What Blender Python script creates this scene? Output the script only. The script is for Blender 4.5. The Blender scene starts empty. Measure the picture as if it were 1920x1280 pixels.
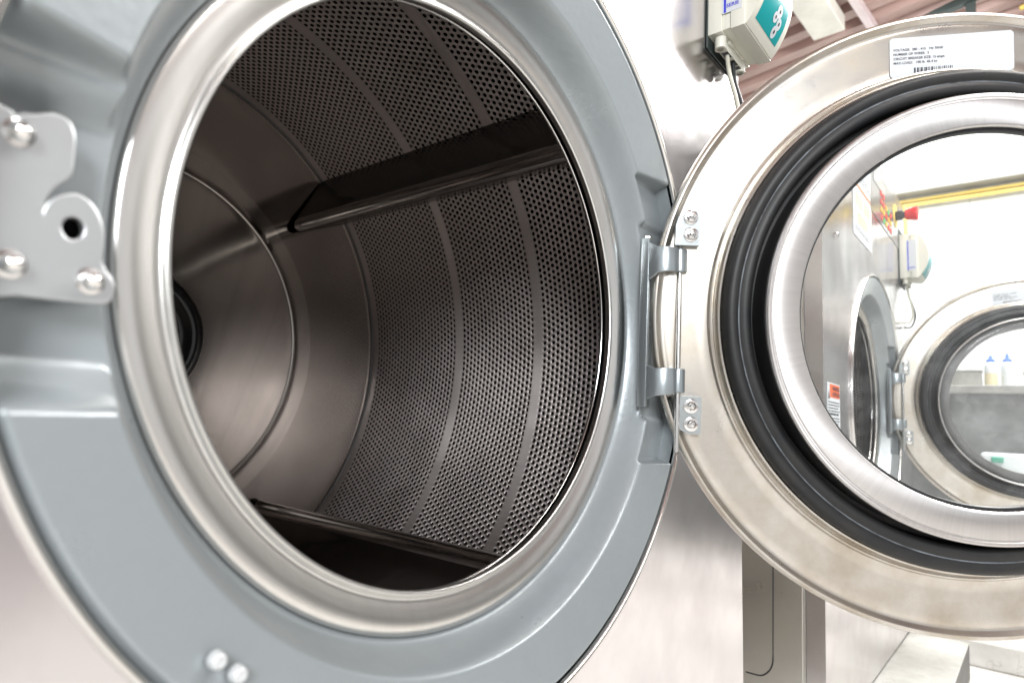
import bpy, math, random
import numpy as np
from mathutils import Matrix, Vector

random.seed(7)
PI = math.pi
S = 0.32                      # metres per modelling unit (1 unit = radius of the drum mouth)
scene = bpy.context.scene
C = scene.collection

# ------------------------------------------------------------------ camera, light, exposure
cam_d = bpy.data.cameras.new('camera')
cam = bpy.data.objects.new('camera', cam_d)
C.objects.link(cam)
CP = Vector((-1.60676, -1.56278, -0.43690))
CF = Vector((0.76451, 0.63235, 0.12510)); CR = Vector((0.63145, -0.77368, 0.05186)); CU = Vector((-0.12958, -0.03935, 0.99079))
m = Matrix.Identity(4)
for i in range(3):
    m[i][0], m[i][1], m[i][2], m[i][3] = CR[i], CU[i], -CF[i], CP[i] * S
cam.matrix_world = m
cam_d.sensor_width = 36.0
cam_d.lens = 1195.2 / 1920 * 36
cam_d.clip_start = 0.01
cam_d.clip_end = 200
cam_d.dof.use_dof = True
cam_d.dof.focus_distance = 3.5 * S
cam_d.dof.aperture_fstop = 3.8
scene.camera = cam

world = bpy.data.worlds.new('World')
scene.world = world
world.use_nodes = True
wn, wl = world.node_tree.nodes, world.node_tree.links
wbg = wn['Background']
tc = wn.new('ShaderNodeTexCoord'); sp = wn.new('ShaderNodeSeparateXYZ'); cr = wn.new('ShaderNodeValToRGB')
wl.new(tc.outputs['Generated'], sp.inputs[0])
mr = wn.new('ShaderNodeMapRange'); mr.inputs[1].default_value = -1; mr.inputs[2].default_value = 1
wl.new(sp.outputs[2], mr.inputs[0]); wl.new(mr.outputs[0], cr.inputs[0])
e = cr.color_ramp.elements
e[0].position = 0.0; e[0].color = (.50, .48, .47, 1)
e[1].position = 1.0; e[1].color = (.80, .70, .69, 1)
for pos, col in ((.44, (.62, .60, .59, 1)), (.50, (.9, .91, .92, 1)), (.60, (1.0, 1.0, 1.0, 1)), (.72, (.75, .70, .70, 1))):
    k = e.new(pos); k.color = col
wl.new(cr.outputs[0], wbg.inputs[0])
wbg.inputs[1].default_value = 0.62

def area(name, loc, target, sx, sy, power, col=(1, 1, 1)):
    d = bpy.data.lights.new(name, 'AREA'); d.shape = 'RECTANGLE'; d.size = sx * S; d.size_y = sy * S
    d.energy = power; d.color = col
    o = bpy.data.objects.new(name, d); C.objects.link(o); o.location = Vector(loc) * S
    o.rotation_euler = (Vector(target) - Vector(loc)).to_track_quat('-Z', 'Y').to_euler()
    return o
area('aisle_light', (2.5, -4.6, 6.6), (2.0, -1.0, 0), 9, 1.2, 40, (1, .985, .96))
area('drum_fill_light', (-8.2, -6.9, 3.7), (0.5, 0, 0), 3.4, 3.4, 104, (.95, .98, 1))  # added fill aimed into the drum mouth, no window stands there
area('wall_fill_light', (11.6, 1.2, 7.2), (14.9, .4, 2.6), 2.5, 3, 34, (1, 1, 1))  # extra lamp, added to brighten the end wall
area('rear_aisle_light', (9.0, -3.6, 6.9), (8, -1.6, -3), 8, 1.4, 120, (1, .985, .96))

area('roof_fill_light', (8.0, -2.2, 6.2), (11, 0.5, 8.2), 3, .8, 22, (1, .97, .93))  # added upward fill for the roof sheets, belongs to no fitting

scene.view_settings.view_transform = 'Standard'
scene.view_settings.look = 'None'
scene.view_settings.exposure = 0.35
scene.view_settings.gamma = 1.0
scene.view_settings.use_curve_mapping = False
scene.cycles.max_bounces = 10
scene.cycles.glossy_bounces = 6
scene.cycles.transparent_max_bounces = 16
scene.cycles.sample_clamp_indirect = 6
scene.cycles.caustics_reflective = False
scene.cycles.caustics_refractive = False

# ------------------------------------------------------------------ materials
def newmat(name):
    mt = bpy.data.materials.new(name); mt.use_nodes = True
    return mt, mt.node_tree.nodes, mt.node_tree.links, mt.node_tree.nodes['Principled BSDF']

def mat(name, col, metal=0.0, rough=0.5, spec=None, coat=0.0, bump=0.0, bscale=50.0, rvar=0.0, cvar=0.0,
        vscale=3.0, stretch=(1, 1, 1), aniso=0.0, emis=None, coatrough=.1, col2=None):
    mt, n, l, b = newmat(name)
    b.inputs['Base Color'].default_value = (*col, 1)
    b.inputs['Metallic'].default_value = metal
    b.inputs['Roughness'].default_value = rough
    if spec is not None: b.inputs['Specular IOR Level'].default_value = spec
    b.inputs['Coat Weight'].default_value = coat
    b.inputs['Coat Roughness'].default_value = coatrough
    b.inputs['Anisotropic'].default_value = aniso
    if emis:
        b.inputs['Emission Color'].default_value = (*emis[0], 1); b.inputs['Emission Strength'].default_value = emis[1]
    if bump or rvar or cvar:
        t = n.new('ShaderNodeTexCoord'); mp = n.new('ShaderNodeMapping'); mp.inputs['Scale'].default_value = stretch
        l.new(t.outputs['Object'], mp.inputs[0])
        if rvar or cvar:
            nz = n.new('ShaderNodeTexNoise'); nz.inputs['Scale'].default_value = vscale / S; nz.inputs['Detail'].default_value = 6
            nz.inputs['Roughness'].default_value = .62
            l.new(mp.outputs[0], nz.inputs[0])
            if rvar:
                r = n.new('ShaderNodeMapRange'); r.inputs[1].default_value = .3; r.inputs[2].default_value = .7
                r.inputs[3].default_value = max(.02, rough - rvar); r.inputs[4].default_value = rough + rvar
                l.new(nz.outputs[0], r.inputs[0]); l.new(r.outputs[0], b.inputs['Roughness'])
            if cvar:
                mx = n.new('ShaderNodeMix'); mx.data_type = 'RGBA'
                c2 = col2 or tuple(c * (1 - cvar) for c in col)
                mx.inputs[6].default_value = (*col, 1); mx.inputs[7].default_value = (*c2, 1)
                r2 = n.new('ShaderNodeMapRange'); r2.inputs[1].default_value = .35; r2.inputs[2].default_value = .68
                l.new(nz.outputs[0], r2.inputs[0]); l.new(r2.outputs[0], mx.inputs[0]); l.new(mx.outputs[2], b.inputs['Base Color'])
        if bump:
            nb = n.new('ShaderNodeTexNoise'); nb.inputs['Scale'].default_value = bscale / S; nb.inputs['Detail'].default_value = 3
            l.new(mp.outputs[0], nb.inputs[0])
            bp = n.new('ShaderNodeBump'); bp.inputs['Strength'].default_value = bump; bp.inputs['Distance'].default_value = .002
            l.new(nb.outputs[0], bp.inputs['Height']); l.new(bp.outputs[0], b.inputs['Normal'])
    return mt

def steel_sheet(name, col, rough, wave=.5, brush=(1, 1, 30), brush_s=.15, stain_glare=.25, stain_glare_col=(.45, .40, .33), wscale=1.1, stscale=2.2, scr=.0):
    """sheet steel: broad dents bend the reflections, fine brushing, cloudy handling marks and painted-in reflections"""
    mt, n, l, b = newmat(name)
    b.inputs['Metallic'].default_value = 1.0
    t = n.new('ShaderNodeTexCoord')
    nz = n.new('ShaderNodeTexNoise'); nz.inputs['Scale'].default_value = stscale / S; nz.inputs['Detail'].default_value = 8; nz.inputs['Roughness'].default_value = .65
    l.new(t.outputs['Object'], nz.inputs[0])
    mx = n.new('ShaderNodeMix'); mx.data_type = 'RGBA'
    mx.inputs[6].default_value = (*col, 1); mx.inputs[7].default_value = (*stain_glare_col, 1)
    r2 = n.new('ShaderNodeMapRange'); r2.inputs[1].default_value = .42; r2.inputs[2].default_value = .75; r2.inputs[4].default_value = stain_glare
    l.new(nz.outputs[0], r2.inputs[0]); l.new(r2.outputs[0], mx.inputs[0]); l.new(mx.outputs[2], b.inputs['Base Color'])
    r = n.new('ShaderNodeMapRange'); r.inputs[1].default_value = .3; r.inputs[2].default_value = .7
    r.inputs[3].default_value = rough * .75; r.inputs[4].default_value = rough * 1.3
    l.new(nz.outputs[0], r.inputs[0]); l.new(r.outputs[0], b.inputs['Roughness'])
    big = n.new('ShaderNodeTexNoise'); big.inputs['Scale'].default_value = wscale / S; big.inputs['Detail'].default_value = 1.5
    l.new(t.outputs['Object'], big.inputs[0])
    b1 = n.new('ShaderNodeBump'); b1.inputs['Strength'].default_value = wave; b1.inputs['Distance'].default_value = .012
    l.new(big.outputs[0], b1.inputs['Height'])
    mp = n.new('ShaderNodeMapping'); mp.inputs['Scale'].default_value = brush
    l.new(t.outputs['Object'], mp.inputs[0])
    fine = n.new('ShaderNodeTexNoise'); fine.inputs['Scale'].default_value = 12 / S; fine.inputs['Detail'].default_value = 2
    l.new(mp.outputs[0], fine.inputs[0])
    b2 = n.new('ShaderNodeBump'); b2.inputs['Strength'].default_value = brush_s; b2.inputs['Distance'].default_value = .00006
    l.new(fine.outputs[0], b2.inputs['Height']); l.new(b1.outputs[0], b2.inputs['Normal'])
    l.new(b2.outputs[0], b.inputs['Normal'])
    return mt

def spun_steel(name, col, rough, axis='Y', aniso=.7, streak=.25, rot=0.0):
    """lathe-turned steel: highlights stretched across the turning marks, streaks running round the axis"""
    mt, n, l, b = newmat(name)
    b.inputs['Metallic'].default_value = 1.0; b.inputs['Roughness'].default_value = rough
    b.inputs['Anisotropic'].default_value = aniso; b.inputs['Anisotropic Rotation'].default_value = rot
    tg = n.new('ShaderNodeTangent'); tg.direction_type = 'RADIAL'; tg.axis = axis
    l.new(tg.outputs[0], b.inputs['Tangent'])
    t = n.new('ShaderNodeTexCoord'); s = n.new('ShaderNodeSeparateXYZ'); l.new(t.outputs['Object'], s.inputs[0])
    at = n.new('ShaderNodeMath'); at.operation = 'ARCTAN2'
    l.new(s.outputs[0], at.inputs[0]); l.new(s.outputs[2], at.inputs[1])
    cb = n.new('ShaderNodeCombineXYZ'); mu = n.new('ShaderNodeMath'); mu.operation = 'MULTIPLY'; mu.inputs[1].default_value = 9
    l.new(at.outputs[0], mu.inputs[0]); l.new(mu.outputs[0], cb.inputs[0])
    nz = n.new('ShaderNodeTexNoise'); nz.inputs['Scale'].default_value = 3; nz.inputs['Detail'].default_value = 6; nz.inputs['Roughness'].default_value = .7
    l.new(cb.outputs[0], nz.inputs[0])
    n2 = n.new('ShaderNodeTexNoise'); n2.inputs['Scale'].default_value = 4 / S; n2.inputs['Detail'].default_value = 6
    l.new(t.outputs['Object'], n2.inputs[0])
    ad = n.new('ShaderNodeMath'); ad.operation = 'ADD'; l.new(nz.outputs[0], ad.inputs[0]); hf = n.new('ShaderNodeMath'); hf.operation = 'MULTIPLY_ADD'; hf.inputs[1].default_value = .35; hf.inputs[2].default_value = .325; l.new(n2.outputs[0], hf.inputs[0]); l.new(hf.outputs[0], ad.inputs[1])
    mx = n.new('ShaderNodeMix'); mx.data_type = 'RGBA'
    mx.inputs[6].default_value = (*[min(1, c * (1 + streak * .5)) for c in col], 1); mx.inputs[7].default_value = (*[c * (1 - streak) for c in col], 1)
    r2 = n.new('ShaderNodeMapRange'); r2.inputs[1].default_value = .7; r2.inputs[2].default_value = 1.3
    l.new(ad.outputs[0], r2.inputs[0]); l.new(r2.outputs[0], mx.inputs[0]); l.new(mx.outputs[2], b.inputs['Base Color'])
    return mt

def rolled_steel(name, col, rough, aniso):
    """sheet rolled round the drum: scratches run round the axis, so highlights stretch along it"""
    mt, n, l, b = newmat(name)
    b.inputs['Base Color'].default_value = (*col, 1); b.inputs['Metallic'].default_value = .95; b.inputs['Roughness'].default_value = rough
    b.inputs['Anisotropic'].default_value = aniso; b.inputs['Anisotropic Rotation'].default_value = .25
    tg = n.new('ShaderNodeTangent'); tg.direction_type = 'RADIAL'; tg.axis = 'Y'; l.new(tg.outputs[0], b.inputs['Tangent'])
    t = n.new('ShaderNodeTexCoord'); nz = n.new('ShaderNodeTexNoise'); nz.inputs['Scale'].default_value = 2.4 / S; nz.inputs['Detail'].default_value = 6
    l.new(t.outputs['Object'], nz.inputs[0])
    r = n.new('ShaderNodeMapRange'); r.inputs[1].default_value = .3; r.inputs[2].default_value = .7; r.inputs[3].default_value = rough - .06; r.inputs[4].default_value = rough + .06
    l.new(nz.outputs[0], r.inputs[0]); l.new(r.outputs[0], b.inputs['Roughness'])
    return mt

M = {}
M['panel'] = steel_sheet('brushed_panel_steel', (.76, .735, .745), .21, wave=.6, brush=(30, 1, 1), brush_s=.12, stain_glare=.6, stain_glare_col=(.58, .51, .54))  # pinkish clouding paints in the pink reflections on the front steel
M['panel_side'] = steel_sheet('side_panel_steel', (.70, .685, .66), .33, wave=.30, brush=(1, 30, 1), brush_s=.2, stain_glare=.6, stain_glare_col=(.60, .53, .43), stscale=1.4)
M['flange'] = steel_sheet('worn_flange_steel', (.65, .62, .575), .31, wave=.14, brush=(1, 1, 6), brush_s=.18, stain_glare=.9, stain_glare_col=(.42, .355, .27), stscale=3.0)
M['cover'] = mat('pale_outer_door_cover', (.74, .71, .71), .45, .42, cvar=.08, vscale=2)
M['collar'] = spun_steel('polished_collar_steel', (.78, .77, .745), .29, 'Y', .3, .10)
M['bright'] = mat('bright_steel', (.80, .79, .77), 1, .14)
M['lip'] = mat('lip_steel', (.16, .155, .15), 1, .4)
M['window_ring'] = spun_steel('turned_window_ring_steel', (.66, .64, .63), .36, 'Y', .75, .16)
M['drum'] = rolled_steel('perforated_drum_steel', (.64, .575, .55), .42, .84)
M['throat'] = mat('shaded_hole_throat_steel', (.10, .095, .09), 1, .5)  # darkened steel, puts the shade inside the holes into the colour
M['band'] = rolled_steel('drum_band_steel', (.72, .655, .63), .38, .84)
M['backplate'] = spun_steel('spun_back_steel', (.50, .465, .43), .18, 'Y', .86, .22, .25)
M['backedge'] = mat('polished_back_rim_steel', (.36, .33, .305), 1, .13, bump=.02, bscale=8, rvar=.04)
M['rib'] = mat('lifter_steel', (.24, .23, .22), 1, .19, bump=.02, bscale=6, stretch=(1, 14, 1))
M['crest'] = mat('lifter_edge_highlight', (.82, .80, .78), 1, .17, bump=.02, bscale=6, stretch=(1, 14, 1))  # brighter steel on the crests only, paints in their highlight
M['hub'] = mat('hub_rubber', (.012, .012, .013), 0, .30, coat=.3)
M['black'] = mat('cavity_shade', (.006, .006, .006), 0, .8)  # flat black as painted shade behind the holes and in the gaps
M['paint'] = mat('grey_cast_paint', (.335, .370, .388), .3, .35, coat=.30, coatrough=.2, bump=.16, bscale=34, cvar=.13, vscale=2.4, rvar=.10)
M['cast'] = mat('grey_hinge_casting', (.36, .40, .42), .75, .30, bump=.06, bscale=30)
M['clip'] = mat('zinc_clip', (.36, .385, .39), .45, .40, bump=.1, bscale=40, cvar=.12, vscale=8)
M['plate'] = mat('latch_plate_zinc', (.58, .60, .61), .85, .38, cvar=.10)
M['chrome'] = mat('bolt_chrome', (.86, .85, .84), 1, .13)
M['rubber'] = mat('black_gasket_rubber', (.014, .015, .017), 0, .46, spec=.4, cvar=.4, vscale=6, col2=(.026, .025, .024), bump=.12, bscale=20)
M['rubber_glint_scuff'] = mat('scuffed_rubber_glint', (.21, .235, .26), 0, .5, cvar=.7, vscale=9, col2=(.035, .035, .036))  # pale line paints in the gasket's highlight, broken up by scuffs
M['abs'] = mat('ivory_plastic', (.76, .75, .66), 0, .38, bump=.03, bscale=40)
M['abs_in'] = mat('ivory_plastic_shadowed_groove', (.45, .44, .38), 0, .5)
M['teal'] = mat('teal_keypad_film', (.0, .33, .35), 0, .28, coat=.3)
M['teal_line'] = mat('teal_seal', (.02, .28, .29), 0, .5)
M['lcd'] = mat('display_window', (.10, .10, .105), 0, .12, coat=.5)
M['white'] = mat('white_print_stock', (.66, .69, .72), 0, .35)
M['ink'] = mat('black_ink', (.03, .03, .04), 0, .5)
M['blue'] = mat('blue_ink', (.04, .05, .60), 0, .4)
M['orange'] = mat('orange_ink', (.75, .13, .03), 0, .45)
M['red'] = mat('red_button_plastic', (.70, .03, .03), 0, .3, coat=.3)
M['yellow'] = mat('yellow_paint', (.72, .53, .12), 0, .4)
M['dplastic'] = mat('dark_plastic', (.02, .02, .022), 0, .4)
M['cable'] = mat('beige_cable_sheath', (.58, .56, .47), 0, .5)
M['keygrey'] = mat('dark_keypad_film', (.16, .155, .16), 0, .25, coat=.4)
M['led_red'] = mat('red_key', (.7, .08, .06), 0, .4)
M['led_amber'] = mat('amber_key', (.8, .42, .06), 0, .4)
M['led_green'] = mat('green_key', (.1, .45, .15), 0, .4)
M['tableau'] = mat('instruction_picture_ink', (.42, .45, .30), 0, .5, cvar=.8, vscale=14, col2=(.75, .66, .42))
M['bluetint'] = mat('instruction_blue_ink', (.45, .62, .72), 0, .5, cvar=.5, vscale=18, col2=(.75, .8, .82))
M['brown'] = mat('instruction_brown_ink', (.45, .22, .14), 0, .5)
M['roof'] = mat('painted_roof_sheet', (.52, .36, .33), 0, .45, cvar=.35, vscale=.9, col2=(.28, .18, .155), stretch=(1, .25, 1))
M['beam'] = mat('white_painted_steel', (.82, .81, .74), 0, .45, cvar=.2, vscale=1.5)
M['pinkbeam'] = mat('pale_painted_purlin', (.72, .62, .64), 0, .4, cvar=.15, vscale=2)
M['truss'] = mat('dark_green_painted_steel', (.045, .06, .058), .2, .45)
M['bluecap'] = mat('blue_cap_plastic', (.04, .16, .70), 0, .35)
M['bottle'] = mat('milky_bottle_plastic', (.74, .78, .80), 0, .3)
M['bottle_yellow'] = mat('cream_bottle_plastic', (.74, .66, .42), 0, .35)
M['counter'] = mat('grey_counter_steel', (.25, .26, .26), .6, .45, cvar=.5, vscale=1.2)
M['tray'] = mat('grey_tray', (.42, .41, .38), 0, .5, cvar=.4, vscale=3)
M['green'] = mat('green_plastic', (.02, .38, .25), 0, .4)
M['wood'] = mat('wooden_board', (.50, .30, .12), 0, .5)

# glass: clear sheet with a fresnel reflection
def glass_mat(name='door_window_glass', d0=.025, d1=.15):
    mt, n, l, b = newmat(name)
    n.remove(b); out = n['Material Output']
    fr = n.new('ShaderNodeFresnel'); fr.inputs[0].default_value = 1.5
    tr = n.new('ShaderNodeBsdfTransparent'); tr.inputs[0].default_value = (.965, .985, .98, 1)
    gl = n.new('ShaderNodeBsdfGlossy'); gl.inputs['Roughness'].default_value = .02
    df = n.new('ShaderNodeBsdfDiffuse'); df.inputs[0].default_value = (.75, .77, .78, 1)
    t = n.new('ShaderNodeTexCoord'); nz = n.new('ShaderNodeTexNoise'); nz.inputs['Scale'].default_value = 5 / S; nz.inputs['Detail'].default_value = 9
    nz.inputs['Roughness'].default_value = .75
    l.new(t.outputs['Object'], nz.inputs[0])
    r = n.new('ShaderNodeMapRange'); r.inputs[1].default_value = .45; r.inputs[2].default_value = .8; r.inputs[3].default_value = d0; r.inputs[4].default_value = d1
    l.new(nz.outputs[0], r.inputs[0])
    m1 = n.new('ShaderNodeMixShader'); m2 = n.new('ShaderNodeMixShader')
    l.new(fr.outputs[0], m1.inputs[0]); l.new(tr.outputs[0], m1.inputs[1]); l.new(gl.outputs[0], m1.inputs[2])
    l.new(r.outputs[0], m2.inputs[0]); l.new(m1.outputs[0], m2.inputs[1]); l.new(df.outputs[0], m2.inputs[2])
    l.new(m2.outputs[0], out.inputs[0])
    return mt
M['glass'] = glass_mat(); M['hazy_glass'] = glass_mat('soap_hazed_glass', .10, .34)

def wall_mat(name='white_painted_block_wall', f=1.0):
    mt, n, l, b = newmat(name)
    b.inputs['Roughness'].default_value = .6
    t = n.new('ShaderNodeTexCoord'); s = n.new('ShaderNodeSeparateXYZ'); l.new(t.outputs['Object'], s.inputs[0])
    c = n.new('ShaderNodeCombineXYZ'); l.new(s.outputs[1], c.inputs[0]); l.new(s.outputs[2], c.inputs[1])
    br = n.new('ShaderNodeTexBrick'); l.new(c.outputs[0], br.inputs[0])
    br.inputs['Color1'].default_value = (.80 * f, .82 * f, .80 * f, 1); br.inputs['Color2'].default_value = (.76 * f, .79 * f, .77 * f, 1); br.inputs['Mortar'].default_value = (.50 * f, .54 * f, .53 * f, 1)
    br.inputs['Scale'].default_value = 1; br.inputs['Mortar Size'].default_value = .004; br.inputs['Mortar Smooth'].default_value = .4
    br.inputs['Brick Width'].default_value = .39; br.inputs['Row Height'].default_value = .19
    nz = n.new('ShaderNodeTexNoise'); nz.inputs['Scale'].default_value = 2; nz.inputs['Detail'].default_value = 8
    l.new(t.outputs['Object'], nz.inputs[0])
    mx = n.new('ShaderNodeMix'); mx.data_type = 'RGBA'; mx.blend_type = 'MULTIPLY'; mx.inputs[7].default_value = (.86, .84, .80, 1)
    r = n.new('ShaderNodeMapRange'); r.inputs[1].default_value = .5; r.inputs[2].default_value = .8
    l.new(nz.outputs[0], r.inputs[0]); l.new(r.outputs[0], mx.inputs[0]); l.new(br.outputs[0], mx.inputs[6]); l.new(mx.outputs[2], b.inputs['Base Color'])
    bp = n.new('ShaderNodeBump'); bp.inputs['Strength'].default_value = .6; bp.inputs['Distance'].default_value = .004; bp.invert = True
    l.new(br.outputs['Fac'], bp.inputs['Height']); l.new(bp.outputs[0], b.inputs['Normal'])
    return mt
M['wall'] = wall_mat(); M['wall_dimmer'] = wall_mat('unseen_dimming_block_wall', .24)

def concrete(name, c1, c2, crack=True, rough=.55):
    mt, n, l, b = newmat(name)
    b.inputs['Roughness'].default_value = rough
    t = n.new('ShaderNodeTexCoord')
    nz = n.new('ShaderNodeTexNoise'); nz.inputs['Scale'].default_value = 5; nz.inputs['Detail'].default_value = 10; nz.inputs['Roughness'].default_value = .65
    l.new(t.outputs['Object'], nz.inputs[0])
    mx = n.new('ShaderNodeMix'); mx.data_type = 'RGBA'; mx.inputs[6].default_value = (*c1, 1); mx.inputs[7].default_value = (*c2, 1)
    r = n.new('ShaderNodeMapRange'); r.inputs[1].default_value = .42; r.inputs[2].default_value = .68
    l.new(nz.outputs[0], r.inputs[0]); l.new(r.outputs[0], mx.inputs[0])
    wv = n.new('ShaderNodeTexNoise'); wv.inputs['Scale'].default_value = 3.2; wv.inputs['Detail'].default_value = 7; wv.inputs['Distortion'].default_value = .6
    l.new(t.outputs['Object'], wv.inputs[0])
    sb = n.new('ShaderNodeMath'); sb.operation = 'SUBTRACT'; sb.inputs[1].default_value = .5; l.new(wv.outputs[0], sb.inputs[0])
    ab = n.new('ShaderNodeMath'); ab.operation = 'ABSOLUTE'; l.new(sb.outputs[0], ab.inputs[0])
    r3 = n.new('ShaderNodeMapRange'); r3.inputs[1].default_value = 0; r3.inputs[2].default_value = .003; r3.inputs[3].default_value = .35; r3.inputs[4].default_value = 0
    l.new(ab.outputs[0], r3.inputs[0])
    m2 = n.new('ShaderNodeMix'); m2.data_type = 'RGBA'; m2.inputs[7].default_value = (.16, .15, .13, 1)
    l.new(r3.outputs[0], m2.inputs[0]); l.new(mx.outputs[2], m2.inputs[6]); l.new(m2.outputs[2], b.inputs['Base Color'])
    bp = n.new('ShaderNodeBump'); bp.inputs['Strength'].default_value = .35; bp.inputs['Distance'].default_value = .003
    l.new(nz.outputs[0], bp.inputs['Height']); l.new(bp.outputs[0], b.inputs['Normal'])
    return mt
M['ledge'] = mat('grey_beige_ledge_paint', (.40, .39, .35), 0, .5, cvar=.3, vscale=1.2)
M['cap'] = mat('pale_plug_paint', (.62, .64, .65), .2, .35)
M['plinth'] = concrete('white_washed_concrete', (.72, .72, .68), (.50, .49, .44))
M['floor'] = concrete('worn_floor_concrete', (.76, .75, .72), (.60, .59, .55))
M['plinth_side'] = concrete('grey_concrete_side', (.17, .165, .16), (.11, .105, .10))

# ------------------------------------------------------------------ mesh helpers
class MB:
    def __init__(s): s.v, s.f, s.mi, s.mats = [], [], [], []
    def m(s, name):
        if name not in s.mats: s.mats.append(name)
        return s.mats.index(name)
    def add(s, vs, fs, mname):
        o = len(s.v); k = s.m(mname)
        s.v += [tuple(v) for v in vs]; s.f += [tuple(i + o for i in f) for f in fs]; s.mi += [k] * len(fs)
    def box(s, x0, x1, y0, y1, z0, z1, mname):
        vs = [(x, y, z) for x in (x0, x1) for y in (y0, y1) for z in (z0, z1)]
        s.add(vs, [(0, 1, 3, 2), (4, 6, 7, 5), (0, 4, 5, 1), (2, 3, 7, 6), (0, 2, 6, 4), (1, 5, 7, 3)], mname)
    def lathe(s, prof, mname, seg=256, axis='Y', cx=0, cz=0, close=False, flip=False):
        """prof: list of (r, y) ; turned round the y axis"""
        vs = []; fs = []; n = len(prof)
        for r, y in prof:
            for k in range(seg):
                a = 2 * PI * k / seg
                if axis == 'Y': vs.append((cx + r * math.cos(a), y, cz + r * math.sin(a)))
                elif axis == 'Z': vs.append((cx + r * math.cos(a), cz + r * math.sin(a), y))
        for i in range(n if close else n - 1):
            j = (i + 1) % n
            for k in range(seg):
                q = (i * seg + k, i * seg + (k + 1) % seg, j * seg + (k + 1) % seg, j * seg + k)
                fs.append(q[::-1] if flip else q)
        s.add(vs, fs, mname)
    def tube(s, pts, r, mname, seg=12, caps=True):
        pts = [Vector(p) for p in pts]; vs = []; fs = []
        up = Vector((.13, .27, 1)).normalized()
        for i, p in enumerate(pts):
            d = (pts[min(i + 1, len(pts) - 1)] - pts[max(i - 1, 0)]).normalized()
            a = d.cross(up).normalized() if abs(d.dot(up)) < .98 else d.cross(Vector((1, 0, 0))).normalized()
            b = d.cross(a); rr = r[i] if isinstance(r, (list, tuple)) else r
            for k in range(seg):
                t = 2 * PI * k / seg; vs.append(p + (a * math.cos(t) + b * math.sin(t)) * rr)
        for i in range(len(pts) - 1):
            for k in range(seg): fs.append((i * seg + k, i * seg + (k + 1) % seg, (i + 1) * seg + (k + 1) % seg, (i + 1) * seg + k))
        if caps:
            fs.append(tuple(range(seg))[::-1]); fs.append(tuple((len(pts) - 1) * seg + k for k in range(seg)))
        s.add(vs, fs, mname)
    def quad(s, p, mname): s.add(p, [tuple(range(len(p)))], mname)
    def mesh(s, me, mname, T):
        """merge an existing (text) mesh through the transform T (4x4, in units)"""
        vs = [T @ v.co for v in me.vertices]; s.add(vs, [tuple(p.vertices) for p in me.polygons], mname)
    def build(s, name, parent=None, origin=(0, 0, 0), smooth=None, bevel=0, weld=False, top=None):
        me = bpy.data.meshes.new(name)
        o = np.array(origin)
        me.from_pydata([tuple((np.array(v) - o) * S) for v in s.v], [], s.f)
        for k in s.mats: me.materials.append(M[k])
        me.polygons.foreach_set('material_index', s.mi)
        me.update()
        if weld or bevel:
            import bmesh
            b = bmesh.new(); b.from_mesh(me)
            bmesh.ops.remove_doubles(b, verts=b.verts, dist=1e-5)
            bmesh.ops.recalc_face_normals(b, faces=b.faces)
            b.to_mesh(me); b.free()
        ob = bpy.data.objects.new(name, me); C.objects.link(ob)
        if bevel:
            import bmesh
            b = bmesh.new(); b.from_mesh(me)
            ed = [e_ for e_ in b.edges if len(e_.link_faces) == 2 and e_.calc_face_angle(0) > .5]
            bmesh.ops.bevel(b, geom=ed, offset=bevel * S, segments=3, profile=.5, affect='EDGES', clamp_overlap=True)
            b.to_mesh(me); b.free()
        if smooth is not None:
            me.polygons.foreach_set('use_smooth', [True] * len(me.polygons))
            me.set_sharp_from_angle(angle=math.radians(smooth))
        if parent: ob.parent = parent
        return ob

def tag(o, label, cat, group=None, kind=None):
    if label: o['label'] = label
    if cat: o['category'] = cat
    if group: o['group'] = group
    if kind: o['kind'] = kind
    return o
def thing(name, loc, label, cat, group=None):
    o = bpy.data.objects.new(name, None); C.objects.link(o); o.location = Vector(loc) * S
    o.empty_display_size = .05
    return tag(o, label, cat, group)

def text_mesh(s, size=1.0):
    cu = bpy.data.curves.new('txt', 'FONT'); cu.body = s; cu.size = size; cu.resolution_u = 3; cu.offset = .018 * size
    o = bpy.data.objects.new('txt', cu); C.objects.link(o)
    dg = bpy.context.evaluated_depsgraph_get()
    me = bpy.data.meshes.new_from_object(o.evaluated_get(dg))
    C.objects.unlink(o); bpy.data.objects.remove(o); bpy.data.curves.remove(cu)
    return me
def frame_T(org, ux, uz):
    """text x -> ux, text y -> uz"""
    ux = Vector(ux); uz = Vector(uz); n = ux.cross(uz)
    t = Matrix.Identity(4)
    for i in range(3): t[i][0], t[i][1], t[i][2], t[i][3] = ux[i], uz[i], n[i], org[i]
    return t
def poly_prism(outer, hole, thick, bev=.004):
    """flat plate from an outline with an optional hole (2-D), as mesh with rounded edges"""
    cu = bpy.data.curves.new('plate', 'CURVE'); cu.dimensions = '2D'; cu.fill_mode = 'BOTH'
    for pts in [outer] + ([hole] if hole else []):
        sp_ = cu.splines.new('POLY'); sp_.points.add(len(pts) - 1); sp_.use_cyclic_u = True
        for i, q in enumerate(pts): sp_.points[i].co = (q[0], q[1], 0, 1)
    cu.extrude = thick / 2; cu.bevel_depth = bev; cu.bevel_resolution = 2
    o = bpy.data.objects.new('plate', cu); C.objects.link(o)
    dg = bpy.context.evaluated_depsgraph_get()
    me = bpy.data.meshes.new_from_object(o.evaluated_get(dg))
    C.objects.unlink(o); bpy.data.objects.remove(o); bpy.data.curves.remove(cu)
    return me
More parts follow.
